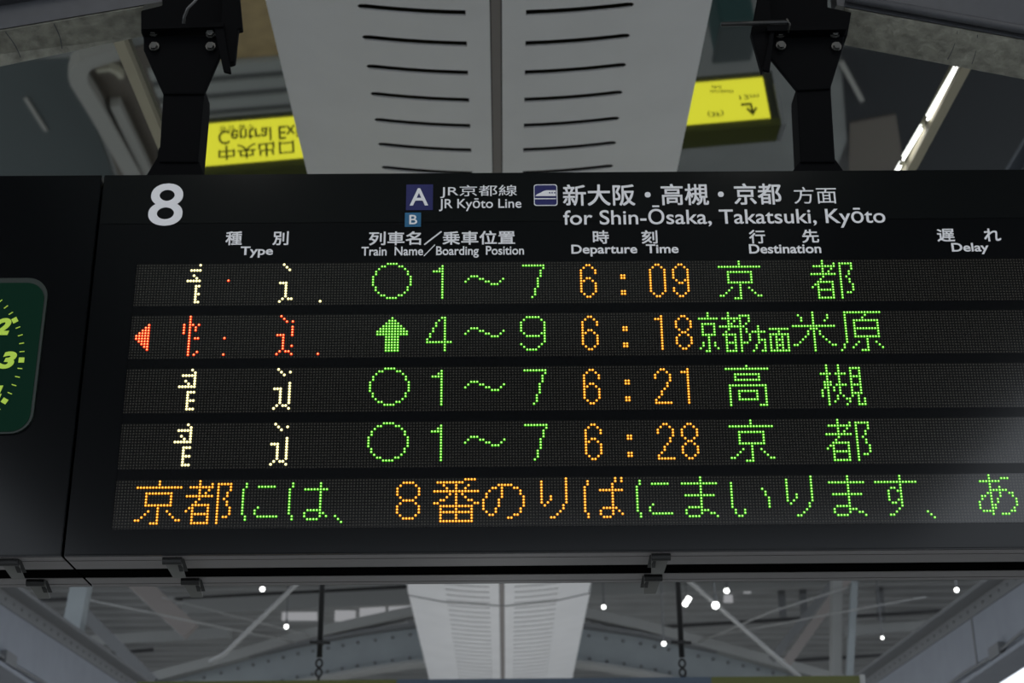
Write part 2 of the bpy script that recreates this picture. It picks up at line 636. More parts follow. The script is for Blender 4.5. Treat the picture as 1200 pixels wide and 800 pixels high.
for (x0, y0, x1, y1, Y, lab) in ((205, 702, 484, 687, 19.6, 'black roof purlin edge running left of the duct, under the board'),
                                 (765, 735, 950, 724, 19.2, 'black roof purlin behind the right chain rod'),
                                 (1000, 722, 1125, 714, 19.2, 'black roof purlin between grey post and right girder, upper one'),
                                 (925, 774, 1060, 766, 19.6, 'black roof purlin low beside the right girder'),
                                 (120, 766, 180, 761, 19.6, 'short black roof purlin low at the left girder'),
                                 (40, 703, 100, 701, 19.4, 'short black roof purlin behind the left grey post')):
    px_beam('roof_purlin', lab, 'purlin', x0, y0, x1, y1, Y, 0.04, 0.042, M['purlin_dark'], 'black purlins at the back')
px_beam('roof_beam', 'broad grey roof beam below the black purlin left of the duct', 'beam', 215, 712, 530, 697, 19.4, 0.12, 0.19, M['purlin'], 'grey roof beams')
px_beam('roof_beam', 'broad grey roof beam right of the duct, above the arch', 'beam', 640, 693, 1150, 671, 19.8, 0.12, 0.2, M['purlin'], 'grey roof beams')
px_beam('roof_beam', 'low grey roof beam beside the right girder', 'beam', 990, 740, 1090, 733, 19.6, 0.12, 0.12, M['purlin'], 'grey roof beams')
px_beam('roof_beam', 'low grey roof beam at the left, above the arch end', 'beam', 90, 752, 270, 742, 19.4, 0.12, 0.13, M['purlin'], 'grey roof beams')
px_beam('roof_post', 'pale grey post standing on the left girder', 'post', 98, 672, 84, 746, 14.0, 0.16, 0.16, M['arch'])
px_beam('roof_post', 'broad grey post left of the right girder', 'post', 980, 668, 979, 800, 16.4, 0.16, 0.1, M['purlin'], 'grey posts by the right girder')
px_beam('roof_post', 'slim grey post nearest to the right girder', 'post', 1001, 682, 995, 800, 16.2, 0.07, 0.07, M['arch'], 'grey posts by the right girder')
for x, lab in ((914, 'dark upright stud above the black purlin, right of the lamps'), (939, 'thinner dark upright stud beside the tan brace'), (1029, 'dark upright stud between post and right girder')):
    px_beam('roof_stud', lab, 'stud', x, 676, x + 4, 726, 20.2, 0.06, 0.09, M['rivet'], 'dark studs')
px_beam('diagonal_brace', 'broad tan diagonal brace leaning to the right grey post', 'brace', 1066, 576, 922, 776, 17.0, 0.14, 0.10, M['brace'])
px_beam('diagonal_brace', 'darker diagonal brace just left of the tan one', 'brace', 1046, 596, 905, 772, 17.6, 0.12, 0.09, M['girder_dark'])
px_beam('diagonal_brace', 'broad grey brown diagonal brace at the left, behind the wires', 'brace', 43, 574, 224, 740, 17.0, 0.15, 0.2, M['brace'])
px_beam('diagonal_brace', 'dark diagonal brace rising from the arch end at the left', 'brace', 100, 720, 180, 800, 16.4, 0.12, 0.12, M['girder_dark'])


def rod(name, label, pts, r, mt, group=None, cat='rod'):
    mb = MB(); mb.tube(pts, r, 8)
    o = mb.build(name, mt, smooth=True)
    c = sum((Vector(p) for p in pts), Vector()) / len(pts)
    for v in o.data.vertices:
        v.co -= c
    o.location = c
    return tag(o, label, cat, group)


rod('tie_rod', 'pale slanting tie rod left of the left chain', [at(470, 565, 15.4), at(360, 672, 15.4), at(263, 766, 15.6), at(246, 776, 15.7)], 0.024, M['rod'])
rod('tie_rod', 'pale slanting tie rod running down to the right from the board edge', [at(676, 565, 15.4), at(798, 672, 15.4), at(902, 763, 15.6), at(945, 800, 15.7)], 0.024, M['rod'])
rod('bracing_wire', 'thin pale wire falling right across the left braces', [at(105, 703, 16.2), at(225, 728, 16.3), at(350, 753, 18.1)], 0.010, M['rod'], cat='wire')
rod('bracing_wire', 'upper thin wire behind the left slanting tie rod', [at(190, 700, 16.8), at(330, 736, 17.6), at(372, 747, 18.1)], 0.008, M['rod'], cat='wire')
rod('bracing_wire', 'thin wire rising right from the arch to the tan brace', [at(815, 754, 18.1), at(905, 716, 16.2), at(1000, 686, 16.2)], 0.010, M['rod'], cat='wire')
rod('bracing_wire', 'lower thin wire crossing the grey posts at the right', [at(820, 748, 18.1), at(960, 722, 15.8), at(1085, 699, 15.8)], 0.008, M['rod'], cat='wire')

# skylight panes in the back roof
for (x0, y0, x1, y1, lab) in ((392, 716, 417, 728, 'dull pale skylight pane right of the left chain rod'),
                              (421, 712, 452, 730, 'brightest pale skylight pane between chain rod and duct'),
                              (455, 711, 484, 722, 'pale skylight pane touching the white duct'),
                              (330, 718, 372, 727, 'pale skylight pane left of the left chain rod'),
                              (848, 698, 859, 706, 'small bluish pale pane under the right roof lamp'),
                              (871, 688, 880, 695, 'small pale pane right of the roof lamps')):
    q = [at_z(x0, y1, ROOF_Z - 0.012), at_z(x1, y1, ROOF_Z - 0.012), at_z(x1 - 0.5, y0, ROOF_Z - 0.012), at_z(x0 + 0.5, y0, ROOF_Z - 0.012)]
    mb = MB(); mb.prism(q, (0, 0, 0.02))
    o = mb.build('skylight_pane', M['skylight'])
    c = sum(q, Vector()) / 4
    for v in o.data.vertices:
        v.co -= c
    o.location = c
    tag(o, lab, 'window', 'skylight panes')

# ------------------------------------------------------------------ white perforated duct
DZ = 1.6 + 3.3


def dz(x):
    return DZ + 0.14 * x * x


duct = thing('perforated_duct', 'white perforated metal duct running along the ceiling centre', 'duct', (-0.01, 11, DZ))
PITCH_Y = 0.198
YS = [1.4286 * 3.3 + PITCH_Y * k for k in range(-2, 74)]
SW = 0.034
xc = -0.012
for s, nm in ((-1, 'slotted_sheet'), (1, 'slotted_sheet')):
    w_out = 0.85 if s < 0 else 0.80
    xin = 0.022
    cols = [xin, 0.110, 0.19, 0.27, 0.35, 0.42, 0.475, 0.496, 0.505, 0.6, 0.7, w_out]
    mb = MB()

    def pt(x, y):
        return (xc + s * x, y, dz(s * x))

    def quad(xa, xb, ya0, ya1, yb0, yb1):
        mb.add([pt(xa, ya0), pt(xb, yb0), pt(xb, yb1), pt(xa, ya1)], [(0, 1, 2, 3) if s < 0 else (3, 2, 1, 0)])
    prev = YS[0] - PITCH_Y * 0.6
    for y in YS:
        y0, y1 = y - SW / 2, y + SW / 2
        for i in range(len(cols) - 1):
            quad(cols[i], cols[i + 1], prev, y0, prev, y0)          # plain strip before the slot
        for i in range(len(cols) - 1):
            a, b = cols[i], cols[i + 1]
            if b <= 0.111 or a >= 0.504:
                quad(a, b, y0, y1, y0, y1)
            elif a >= 0.474:                                         # rounded outer end
                h0 = {0.475: SW / 2, 0.496: SW / 2 * 0.75}[a]
                h1 = {0.496: SW / 2 * 0.75, 0.505: 0.0}[b]
                quad(a, b, y0, y - h0, y0, y - h1)
                quad(a, b, y + h0, y1, y + h1, y1)
        for i in range(1, 7):                                       # folded lip at the far side of the slot
            a, b = cols[i], cols[i + 1]
            p, q = Vector(pt(a, y1)), Vector(pt(b, y1))
            mb.add([p, q, q + Vector((0, 0, 0.007)), p + Vector((0, 0, 0.007))], [(0, 1, 2, 3)])
        prev = y1
    mb.build(nm, M['duct'], duct)
mb = MB()
mb.box((xc - 0.018, YS[0] - 0.12, DZ + 0.004), (xc + 0.018, YS[-1] + 0.02, DZ + 0.012))
mb.build('centre_seam', M['duct_seam'], duct)
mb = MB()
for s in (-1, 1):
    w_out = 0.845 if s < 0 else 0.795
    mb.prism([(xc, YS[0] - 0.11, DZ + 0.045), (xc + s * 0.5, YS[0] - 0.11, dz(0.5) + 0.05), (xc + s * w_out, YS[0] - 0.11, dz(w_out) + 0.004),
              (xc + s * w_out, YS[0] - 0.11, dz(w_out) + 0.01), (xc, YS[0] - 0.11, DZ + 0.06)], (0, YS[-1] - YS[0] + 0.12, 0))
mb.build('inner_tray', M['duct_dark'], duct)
rod('slack_cable', 'thin dark cable sagging across the far part of the duct', [Vector((-0.83, 13.1, 4.985)), at(477, 697, 13.0), at(520, 705, 13.0), at(590, 710, 13.0), at(650, 704, 13.0), at(690, 695, 13.0), Vector((0.78, 13.1, 4.975))], 0.006, M['cable_grey'], cat='cable')

# ------------------------------------------------------------------ battens and strip lamps on the glass
for (pa, pb), hg, lab in ((((134, 30), (200, 190)), ceil_z(-1.45), 'beige ceiling batten left of the left hanger'),
                        (((1150, 40), (1052, 225)), ceil_z(1.84), 'beige ceiling batten beside the bright strip lamps at the right')):
    p, q = at_z(*pa, hg - 0.02), at_z(*pb, hg - 0.02)
    mb = MB(); mb.bar(p, q, 0.042, 0.042)
    tag(mb.build('ceiling_batten', M['batten']), lab, 'batten', 'beige battens')
for pa, pb, lab in (((1165, 5), (1087, 140), 'longest bright strip lamp, nearest the right rafter'), ((1080, 151), (1058.5, 187), 'middle bright strip lamp behind the longest one'),
                    ((1055.5, 194), (1049, 206), 'short bright strip lamp just above the board edge')):
    hg = ceil_z(1.83)
    p, q = at_z(*pa, hg - 0.008), at_z(*pb, hg - 0.008)
    t = thing('strip_lamp', lab, 'lamp', p, 'strip lamps by the right batten')
    mb = MB(); mb.tube([p, q], 0.0055, 8); mb.build('tube', M['tube'], t)
    for e in (p.lerp(q, 0.04), p.lerp(q, 0.96)):
        mb = MB(); mb.box((e.x - 0.004, e.y - 0.005, e.z), (e.x + 0.004, e.y + 0.005, hg + 0.003)); mb.build('lamp_clip', M['batten'], t)

# ------------------------------------------------------------------ exit sign behind the board (seen in the glass ceiling)
YE = 9.0
ex = thing('exit_sign', 'long hanging yellow exit sign, seen upside down in the glass ceiling above the board', 'sign', (0, YE, 1.6 + 1.30))
zt, zb = 1.6 + 1.685, 1.6 + 1.30
mb = MB(); mb.box((-2.12, YE + 0.01, zb - 0.03), (2.07, YE + 0.2, zt)); mb.build('housing', M['exit_housing'], ex, bevel=0.006)
for xa, xb in ((-2.115, -0.62), (1.2, 2.06)):
    mb = MB(); mb.box((xa, YE - 0.003, zt - 0.035), (xb, YE + 0.22, zt + 0.02)); mb.build('top_trim', M['exit_trim_olive'], ex)
mb = MB(); mb.box((-0.62, YE - 0.003, zt - 0.035), (1.2, YE + 0.22, zt + 0.02)); mb.build('top_trim', M['exit_trim_blue'], ex)
mb = MB(); mb.box((2.06, YE - 0.01, zt - 0.3), (2.09, YE + 0.22, zt + 0.025)); mb.build('end_cap', M['rod'], ex)
fz0, fz1 = 1.6 + 1.325, 1.6 + 1.65
mb = MB(); mb.box((-1.98, YE - 0.004, fz0), (-0.62, YE + 0.012, fz1)); yl = mb.build('lit_face', M['exit_yellow'], ex)
mb = MB(); mb.box((1.2, YE - 0.004, fz0), (1.995, YE + 0.012, fz1)); yr = mb.build('lit_face', M['exit_yellow'], ex)
mb = MB(); mb.box((-0.62, YE - 0.002, fz0), (1.2, YE + 0.012, fz1)); mb.build('dark_face', M['exit_blue'], ex)


def exit_text(body, pts, parent, bold=0.0):
    """pts: left, right, top(real), bottom(real) pixel positions of the mirrored text"""
    (lx, ly), (rx, ry), (tx, ty), (bx2, by2) = pts
    X_l = mirror(at(lx, ly, YE)).x; X_r = mirror(at(rx, ry, YE)).x
    z_t = mirror(at(tx, ty, YE)).z; z_b = mirror(at(bx2, by2, YE)).z
    text(body, X_l, X_r, z_t, z_b, YE - 0.006, M['exit_text'], parent, bold)


exit_text('中央出口', ((256, 180), (345, 174), (300, 185), (300, 168)), yl, 0.012)
exit_text('Central Exit', ((256, 162), (358, 157), (305, 166), (305, 150)), yl, 0.012)
exit_text('중앙 출구', ((257, 151), (298, 148), (278, 153.5), (278, 147)), yl, 0.0)
ax = mirror(at(230, 166, YE)).x
mb = MB()
zz = (fz0 + fz1) / 2
mb.prism([(ax - 0.14, YE - 0.006, zz + 0.09), (ax + 0.05, YE - 0.006, zz - 0.04), (ax + 0.05, YE - 0.006, zz - 0.08), (ax - 0.16, YE - 0.006, zz + 0.06)], (0, 0.002, 0))
mb.build('arrow', M['exit_text'], yl)
exit_text('12m', ((866, 113), (889, 112), (878, 116.5), (878, 111.5)), yr, 0.01)
exit_text('(3F)', ((829, 134), (848, 133), (838, 137), (838, 130)), yr, 0.01)
mb = MB()                                                   # rows too blurred to read: plain short strokes
random.seed(3)
for (xa, xb, yy) in ((832, 858, 107.5), (834, 843, 102.5)):
    x = xa
    while x < xb:
        w = random.uniform(1.2, 2.6)
        a, b = mirror(at(x, yy - 1.3, YE)), mirror(at(x + w, yy + random.uniform(0.6, 1.6), YE))
        mb.box((a.x, YE - 0.006, a.z), (b.x, YE - 0.004, b.z))
        x += w + 0.9
mb.build('small_lettering', M['exit_text'], yr)
cx = mirror(at(880, 127, YE)).x; dx = mirror(at(890, 127, YE)).x - cx
mb = MB()
z1 = mirror(at(880, 133, YE)).z; z0 = mirror(at(880, 122, YE)).z
y_ = YE - 0.006
mb.box((cx - dx * 1.1, y_, z0 - 0.008), (cx + dx * 0.15, y_ + 0.002, z0 + 0.01))
mb.box((cx - dx * 0.05, y_, z0), (cx + dx * 0.2, y_ + 0.002, z1))
mb.prism([(cx + dx * 0.08, y_, z1 + 0.02), (cx - dx * 0.6, y_, z1 - 0.035), (cx - dx * 0.35, y_, z1 - 0.045), (cx + dx * 0.08, y_, z1 - 0.008), (cx + dx * 0.5, y_, z1 - 0.045), (cx + dx * 0.75, y_, z1 - 0.035)], (0, 0.002, 0))
mb.build('arrow', M['exit_text'], yr)

for x, lab in ((375.5, 'black hanging rod with chain links, left of the white duct'), (797.5, 'black hanging rod with chain links, right of the white duct')):
    tp, bt = at(x, 690, YE + 0.1), at(x, 792, YE + 0.1)
    X = (tp.x + bt.x) / 2
    Y = YE + 0.1
    zs = zt + 0.02
    kn = at(x, 770, Y).z
    t = thing('chain_hanger', lab, 'hanger', (X, Y, zs), 'rods holding the exit sign')
    mb = MB(); mb.tube([(X, Y, kn), (X, Y, 5.03)], 0.017, 10); mb.build('rod', M['cable'], t, smooth=True)
    mb = MB(); mb.box((X - 0.022, Y - 0.03, at(x, 755, Y).z), (X + 0.022, Y + 0.03, at(x, 751, Y).z))
    mb.tube([(X - 0.06, Y, at(x, 752, Y).z), (X + 0.06, Y, at(x, 753, Y).z)], 0.01, 6); mb.build('clamp', M['cable'], t)
    for k, py in enumerate((777, 788)):
        mb = MB(); mb.torus((X, Y, at(x, py, Y).z), 0.018, 0.007, axis_y=(k == 0 or True), stretch=1.3)
        mb.build('chain_link', M['cable'], t, smooth=True)
    mb = MB(); mb.tube([(X, Y, zs - 0.005), (X, Y, at(x, 792, Y).z)], 0.009, 6); mb.build('eye_bolt', M['cable'], t)

# ------------------------------------------------------------------ stairway on the platform, seen only in the glass ceiling
st = thing('stairway', 'stairway with pale rounded side wall, mirrored in the dark glass ceiling at the left', 'stairs', (-3.2, 12, 0))
hw = 0.15
path = [reflected(x, y, hw) for x, y in ((174, 240), (152, 200), (134, 168), (115, 135), (93, 99), (91, 91), (94, 82), (101, 76), (118, 70), (142, 63))]


def wall_path(pts, th, h, mt, name):
    mb = MB()
    n = len(pts)
    L, Rr = [], []
    for i, p in enumerate(pts):
        d = pts[min(i + 1, n - 1)] - pts[max(i - 1, 0)]
        d.z = 0
        d.normalize()
        s_ = Vector((d.y, -d.x, 0)) * th / 2
        L.append(Vector((p.x, p.y, 0)) + s_); Rr.append(Vector((p.x, p.y, 0)) - s_)
    vs = []
    for i in range(n):
        vs += [L[i], Rr[i], Rr[i] + Vector((0, 0, h)), L[i] + Vector((0, 0, h))]
    fs = []
    for i in range(n - 1):
        for k in range(4):
            fs.append((4 * i + k, 4 * i + (k + 1) % 4, 4 * i + 4 + (k + 1) % 4, 4 * i + 4 + k))
    fs += [(3, 2, 1, 0), (4 * n - 4, 4 * n - 3, 4 * n - 2, 4 * n - 1)]
    mb.add(vs, fs)
    return mb.build(name, mt, st)


wall_path(path, 0.17, hw, M['pale_wall'], 'side_wall')
path2 = [reflected(x, y, 0.12) for x, y in ((180, 222), (166, 190), (150, 157), (135, 125))]
wall_path(path2, 0.10, 0.12, M['pale_wall'], 'hand_rail')
path3 = [reflected(x, y, 0.1) for x, y in ((113, 84), (128, 82), (137, 86), (143, 92))]
wall_path(path3, 0.05, 0.1, M['batten'], 'grab_bar')
q = [reflected(x, y, 0.02) for x, y in ((92, 70), (190, 50), (255, 215), (150, 240))]
mb = MB(); mb.prism([(p.x, p.y, 0.004) for p in q], (0, 0, 0.012)); mb.build('landing', M['inner_wall'], st)
mb = MB()
s0, s1 = reflected(240, 215, 0.02), reflected(240, 74, 0.02)
xs0, xs1 = reflected(240, 110, 0.02).x - 0.45, reflected(400, 100, 0.02).x
steps = MB(); nos = MB()
y = s1.y
k = 0
while y < s0.y + 2:
    steps.box((xs0, y, 0.0), (xs1, y + 0.17, 0.06 + 0.0 * k))
    nos.box((xs0, y + 0.17, 0.0), (xs1, y + 0.30, 0.03))
    y += 0.30
    k += 1
steps.build('tread', M['step'], st)
nos.build('nosing', M['step_nose'], st)
y0 = s1.y
mb = MB(); mb.box((xs0 + 0.2, y0 - 1.6, 0.0), (xs1, y0 - 0.02, 0.015)); mb.build('brown_floor', M['tile'], st)
q = [reflected(x, y, 0.02) for x, y in ((-40, 75), (84, 70), (145, 240), (-40, 240))]
mb = MB(); mb.prism([(p.x, p.y, 0.0) for p in q], (0, 0, 0.01))
o = mb.build('floor_mat', M['slate'])
tag(o, 'dark slate floor strip mirrored in the glass at the far left', 'floor strip')
p0, p1 = reflected(30, 115, 0.02), reflected(54, 153, 0.02)
beam('marking_strip', 'short pale line mirrored in the glass at the far left', 'line', p0, p1, 0.04, 0.02, M['pale_wall'])
p0 = reflected(862, 52, 0.9)
t = thing('litter_bin', 'dark teal bin mirrored in the glass, right of the duct', 'bin', (p0.x, p0.y, 0))
mb = MB(); mb.box((p0.x - 0.16, p0.y - 0.25, 0), (p0.x + 0.16, p0.y + 0.25, 0.85)); mb.build('body', M['teal'], t, bevel=0.03)
mb = MB(); mb.box((p0.x - 0.18, p0.y - 0.27, 0.85), (p0.x + 0.18, p0.y + 0.27, 0.92)); mb.build('lid', M['slate'], t, bevel=0.02)
q = [reflected(x, y, 0.02) for x, y in ((985, 55), (1300, 75), (1300, 250), (1000, 250))]
mb = MB(); mb.prism([(p.x, p.y, 0.0) for p in q], (0, 0, 0.01))
o = mb.build('floor_mat', M['dark_slate'])
tag(o, 'dark slate floor area mirrored in the glass at the far right', 'floor strip')
q = [reflected(x, y, 0.03) for x, y in ((996, 145), (1050, 135), (1060, 200), (995, 205))]
mb = MB(); mb.prism([(p.x, p.y, 0.011) for p in q], (0, 0, 0.01))
tag(mb.build('floor_tile', M['inner_wall']), 'brownish floor patch mirrored in the glass beside the right hanger', 'floor patch')
p0, p1 = reflected(985, 70, 0.02), reflected(1010, 116, 0.02)
beam('marking_strip', 'short pale line mirrored in the glass beside the right hanger', 'line', p0 + Vector((0, 0, .02)), p1 + Vector((0, 0, .02)), 0.05, 0.02, M['pale_wall'])

# ------------------------------------------------------------------ rafters above the board
for side, pts, lab in (('left', ((-600, 205), (168, 42.5), (168, 8), (-600, 138)), 'old cream painted roof rafter rising from the upper left corner to the hanger'),
                       ('right', ((990, 53), (1800, 207), (1800, 157), (990, 10)), 'old cream painted roof rafter falling from the right hanger to the right edge')):
    Yr = 3.22
    q = [at(*p, Yr) for p in pts]
    lo0, lo1 = (q[0], q[1])
    t = thing('roof_rafter', lab, 'rafter', (lo0 + lo1) / 2, 'rafters above the board')
    dvec = (lo1 - lo0)
    # soffit plate tilted so that its full face is seen from below
    f0, f1 = at(*pts[3], Yr - 0.10), at(*pts[2], Yr - 0.10)
    mb = MB()
    up = Vector((0, 0.01, 0.03))
    mb.add([lo0, lo1, f1, f0, lo0 + up, lo1 + up, f1 + up, f0 + up],
           [(3, 2, 1, 0), (4, 5, 6, 7), (0, 1, 5, 4), (1, 2, 6, 5), (2, 3, 7, 6), (3, 0, 4, 7)])
    mb.build('bottom_flange', M['rafter'], t)
    mb = MB()
    e = Vector((0, -0.004, 0.002))
    ext = (f1 - f0) * 0.03 if side == 'left' else (f0 - f1) * 0.012
    g0 = f0 + Vector((0, -0.004, 0.003)) + (Vector() if side == 'left' else ext)
    g1 = f1 + Vector((0, -0.004, 0.003)) + (ext if side == 'left' else Vector())
    hv = Vector((0, -0.02, 0.34))
    mb.add([g0, g1, g1 + hv, g0 + hv, g0 + Vector((0, .06, 0.02)), g1 + Vector((0, .06, 0.02)), g1 + hv + Vector((0, .06, 0)), g0 + hv + Vector((0, .06, 0))],
           [(0, 1, 2, 3), (7, 6, 5, 4), (0, 4, 5, 1), (1, 5, 6, 2), (2, 6, 7, 3), (3, 7, 4, 0)])
    mb.build('web', M['rafter_web'], t)
    for px_line in (((1126, 1114), (1150, 1143)) if side == 'right' else ((2, 19), (60, 69))):
        xa, xb = px_line
        line = []
        for i in range(6):
            k = i / 5
            x = xa + (xb - xa) * k + 2.0 * math.sin(3 * k)
            sx_ = (x - pts[0][0]) / (pts[1][0] - pts[0][0])
            tt_ = 0.95 - 0.8 * k
            line.append(lo0.lerp(lo1, sx_).lerp(f0.lerp(f1, sx_), tt_) + Vector((0, 0, -0.0004)))
        mb = MB(); mb.tube(line, 0.0011, 5); mb.build('crack', M['rafter_web'], t)
    if side == 'right':
        mb = MB(); mb.tube([f0 + Vector((0, -0.02, 0.018)), f1 + Vector((0, -0.02, 0.018))], 0.011, 8)
        mb.build('conduit', M['rafter_web'], t, smooth=True)
    else:
        mb = MB(); k0, k1 = f0 + Vector((0, -0.02, 0.075)), f1 + Vector((0, -0.02, 0.075))
        mb.bar(k0, k1, 0.02, 0.015); mb.build('ledge', M['rafter_web'], t)

# ------------------------------------------------------------------ hangers
ZTOP = bz(-35.6)
HANG = {'left': dict(
    foot=((170, 207), (184, 184), (186, 172), (234, 172), (232, 186), (240, 207)),
    post=((186, 190), (191, 112), (191, 100), (239, 100), (239, 112), (232, 190)),
    head=((191, 110), (168, 58), (168, 42), (263, 42), (258, 66), (239, 110)),
    block=((165, 38), (165, 12), (190, 6), (190, -30), (268, -30), (268, 38)),
    side=((262, 74), (258, 30), (262, -30), (278, -30), (284, 33), (279, 34), (275, 72), (268, 74)),
    strap=((250, 30), (262, 84), (271, 86), (262, 30)),
    bolts=((181, 55), (247, 55), (180, 38), (247, 40)), lab='black sign hanger left of the white duct, above the figure 8'),
    'right': dict(
    foot=((924, 207), (939, 186), (937, 172), (977, 172), (979, 186), (994, 207)),
    post=((938, 190), (934, 110), (934, 100), (974, 100), (974, 110), (979, 190)),
    head=((934, 106), (903, 68), (900, 42), (990, 42), (986, 62), (973, 104)),
    block=((896, 40), (896, -30), (970, -30), (970, 8), (998, 14), (993, 42)),
    side=((880, 38), (893, -30), (900, -30), (905, 40), (900, 78), (893, 84), (890, 74)),
    strap=((903, 36), (893, 82), (902, 84), (908, 36)),
    bolts=((915, 54), (980, 55), (914, 40), (978, 40)), lab='black sign hanger right of the white duct')}
for side in ('left', 'right'):
    h = HANG[side]
    c = at(215 if side == 'left' else 957, 200, 3.1)
    t = thing('sign_hanger', h['lab'], 'hanger', (c.x, 3.12, ZTOP), 'hangers of the departure board')

    def pl(key, y, depth, name, clip=False):
        q = [at(a, b, y) for a, b in h[key]]
        if clip:
            for p in q:
                if p.z < ZTOP + 0.03:
                    p.z = ZTOP
        mb = MB(); mb.prism(q, (0, depth, 0))
        return mb.build(name, M['black_steel'], t, bevel=0.003)
    pl('foot', 3.085, 0.07, 'foot', True)
    pl('post', 3.08, 0.08, 'post')
    pl('head', 3.074, 0.012, 'head_plate')
    pl('block', 3.09, 0.10, 'beam_clamp')
    pl('side', 3.06, 0.02, 'side_bracket')
    pl('strap', 3.05, 0.008, 'strap')
    mb = MB()
    a, b = (168, 36) if side == 'left' else (898, 38), (263, 33) if side == 'left' else (990, 36)
    mb.bar(at(*a, 3.06), at(*b, 3.06), 0.03, 0.012)
    mb.build('cross_bar', M['black_steel'], t)
    for (x, y) in h['bolts']:
        p = at(x, y, 3.07)
        mb = MB(); mb.tube([p, p + Vector((0, -0.012, -0.002))], 0.0085, 6)
        mb.tube([p, p + Vector((0, -0.004, 0))], 0.012, 10)
        mb.build('bolt', M['bolt'], t)
    mb = MB()
    if side == 'left':
        mb.tube([at(236, -10, 3.0), at(228, 2, 3.0), at(220, 10, 3.02), at(216, 20, 3.05), at(215, 30, 3.08)], 0.0035, 6)
        mb.build('cable', M['cable_grey'], t, smooth=True)
    else:
        mb.tube([at(845, 28.5, 3.04), at(880, 27.5, 3.04), at(922, 26, 3.05)], 0.0055, 8)
        mb.build('cable', M['cable'], t, smooth=True)
        mb = MB(); mb.tube([at(922, 22, 3.03), at(925.5, 28, 3.03), at(924, 38, 3.05)], 0.0022, 6)
        mb.build('cable_tie', M['bolt'], t, smooth=True)

# ------------------------------------------------------------------ departure board
UL, UR = -214.6, 146.0
RT, RB = -35.6, 102.2
DEPTH = 40.5 * P
board = thing('departure_board', 'large black train departure board with orange and green lit rows', 'departure board',
              (bx(-34), D + DEPTH / 2, bz(RB)))


def board_unit(t, u0, u1):
    mb = MB(); mb.box((bx(u0), D + 0.002, bz(RB - 6)), (bx(u1), D + DEPTH - 0.002, bz(RT)))
    mb.build('cabinet', M['cabinet'], t)
    mb = MB(); mb.box((bx(u0), D + 2 * P, bz(RB)), (bx(u1), D + 38.5 * P, bz(RB - 5.9))); mb.build('gap_shade_plate', M['gap'], t)  # flush matte black plate, paints the shade of the recess between the rails
    # front and back skins down to the lower edge
    mb = MB()
    mb.box((bx(u0), D + 0.002, bz(RB)), (bx(u1), D + 0.008, bz(RB - 6)))
    mb.box((bx(u0), D + DEPTH - 0.008, bz(RB)), (bx(u1), D + DEPTH - 0.002, bz(RB - 6)))
    mb.build('skirt', M['cabinet'], t)
    for ya, yb, yc in ((1.4, 5.6, 15.9), (39.2, 35.6, 27.8)):
        mb = MB()
        mb.box((bx(u0), D + ya * P, bz(RB + 0.2)), (bx(u1), D + (yb - (0.4 if yb > ya else -0.4)) * P, bz(RB - 0.1)))
        mb.box((bx(u0), D + (yb + (0.4 if yb > ya else -0.4)) * P, bz(RB + 0.2)), (bx(u1), D + yc * P, bz(RB - 0.1)))
        mb.build('bottom_rail', M['rail'], t)


board_unit(board, UL, UR)
mb = MB(); mb.box((bx(UL + 0.3), D, bz(-16.2)), (bx(UR), D + 0.003, bz(RT + 0.2))); mb.build('header_panel', M['header'], board)
mb = MB(); mb.box((bx(UL + 0.3), D, bz(-2.2)), (bx(UR), D + 0.003, bz(-16.0))); mb.build('title_panel', M['cabinet'], board)
mb = MB()
mb.box((bx(UL + 0.3), D, bz(RB - 0.4)), (bx(-200.2), D + 0.003, bz(-2.2)))
mb.box((bx(-200.2), D, bz(RB - 0.4)), (bx(UR), D + 0.003, bz(93.8)))
mb.build('bezel', M['cabinet'], board)

# lettering on the header
H = [('8', 175.5, 216, 214.3, 264.3, 0.0, 'platform_number'),
     ('JR京都線', 516, 217.3, 606, 232.2, 0.006, 'lettering'),
     ('JR Kyōto Line', 514.5, 232.8, 611, 247.6, 0.008, 'lettering'),
     ('新大阪・高槻・京都', 660, 216.2, 915, 240.6, 0.009, 'lettering'),
     ('方面', 930, 219.5, 980, 239, 0.006, 'lettering'),
     ('for Shin-Ōsaka, Takatsuki, Kyōto', 660, 240.6, 1037, 268, 0.008, 'lettering'),
     ('種', 265, 271.8, 283.5, 287.3, 0.011, 'lettering'), ('別', 320, 271.8, 338, 287.3, 0.011, 'lettering'),
     ('Type', 282, 289.2, 320, 302.2, 0.02, 'lettering'),
     ('列車名／乗車位置', 432.8, 271.5, 603.3, 287, 0.011, 'lettering'),
     ('Train  Name／Boarding  Position', 423.7, 286.6, 614, 302.6, 0.014, 'lettering'),
     ('時', 695, 270.7, 713.2, 285.7, 0.011, 'lettering'), ('刻', 752, 270.5, 770, 285.6, 0.011, 'lettering'),
     ('Departure  Time', 669.5, 286.8, 795, 300.6, 0.02, 'lettering'),
     ('行', 878, 270, 896.2, 285.4, 0.011, 'lettering'), ('先', 940, 269.5, 959, 284.6, 0.011, 'lettering'),
     ('Destination', 877.6, 286.3, 962, 297.3, 0.02, 'lettering'),
     ('遅', 1098, 268.8, 1118, 283.2, 0.011, 'lettering'), ('れ', 1153, 268.4, 1172, 282.8, 0.011, 'lettering'),
     ('Delay', 1115, 285, 1158.5, 298.2, 0.02, 'lettering')]
for body, l, tt, r, b, bold, nm in H:
    cjk = ord(body[-1]) > 0x2fff
    text_px(body, l, tt, r, b, board, 0.0 if cjk else bold, name=nm, fat=0.0011 if nm == 'platform_number' else (0.00055 if (b - tt) < 17 and body[0] != 'J' else 0.0007 if b - tt > 22 else 0.0) if cjk else 0.0)


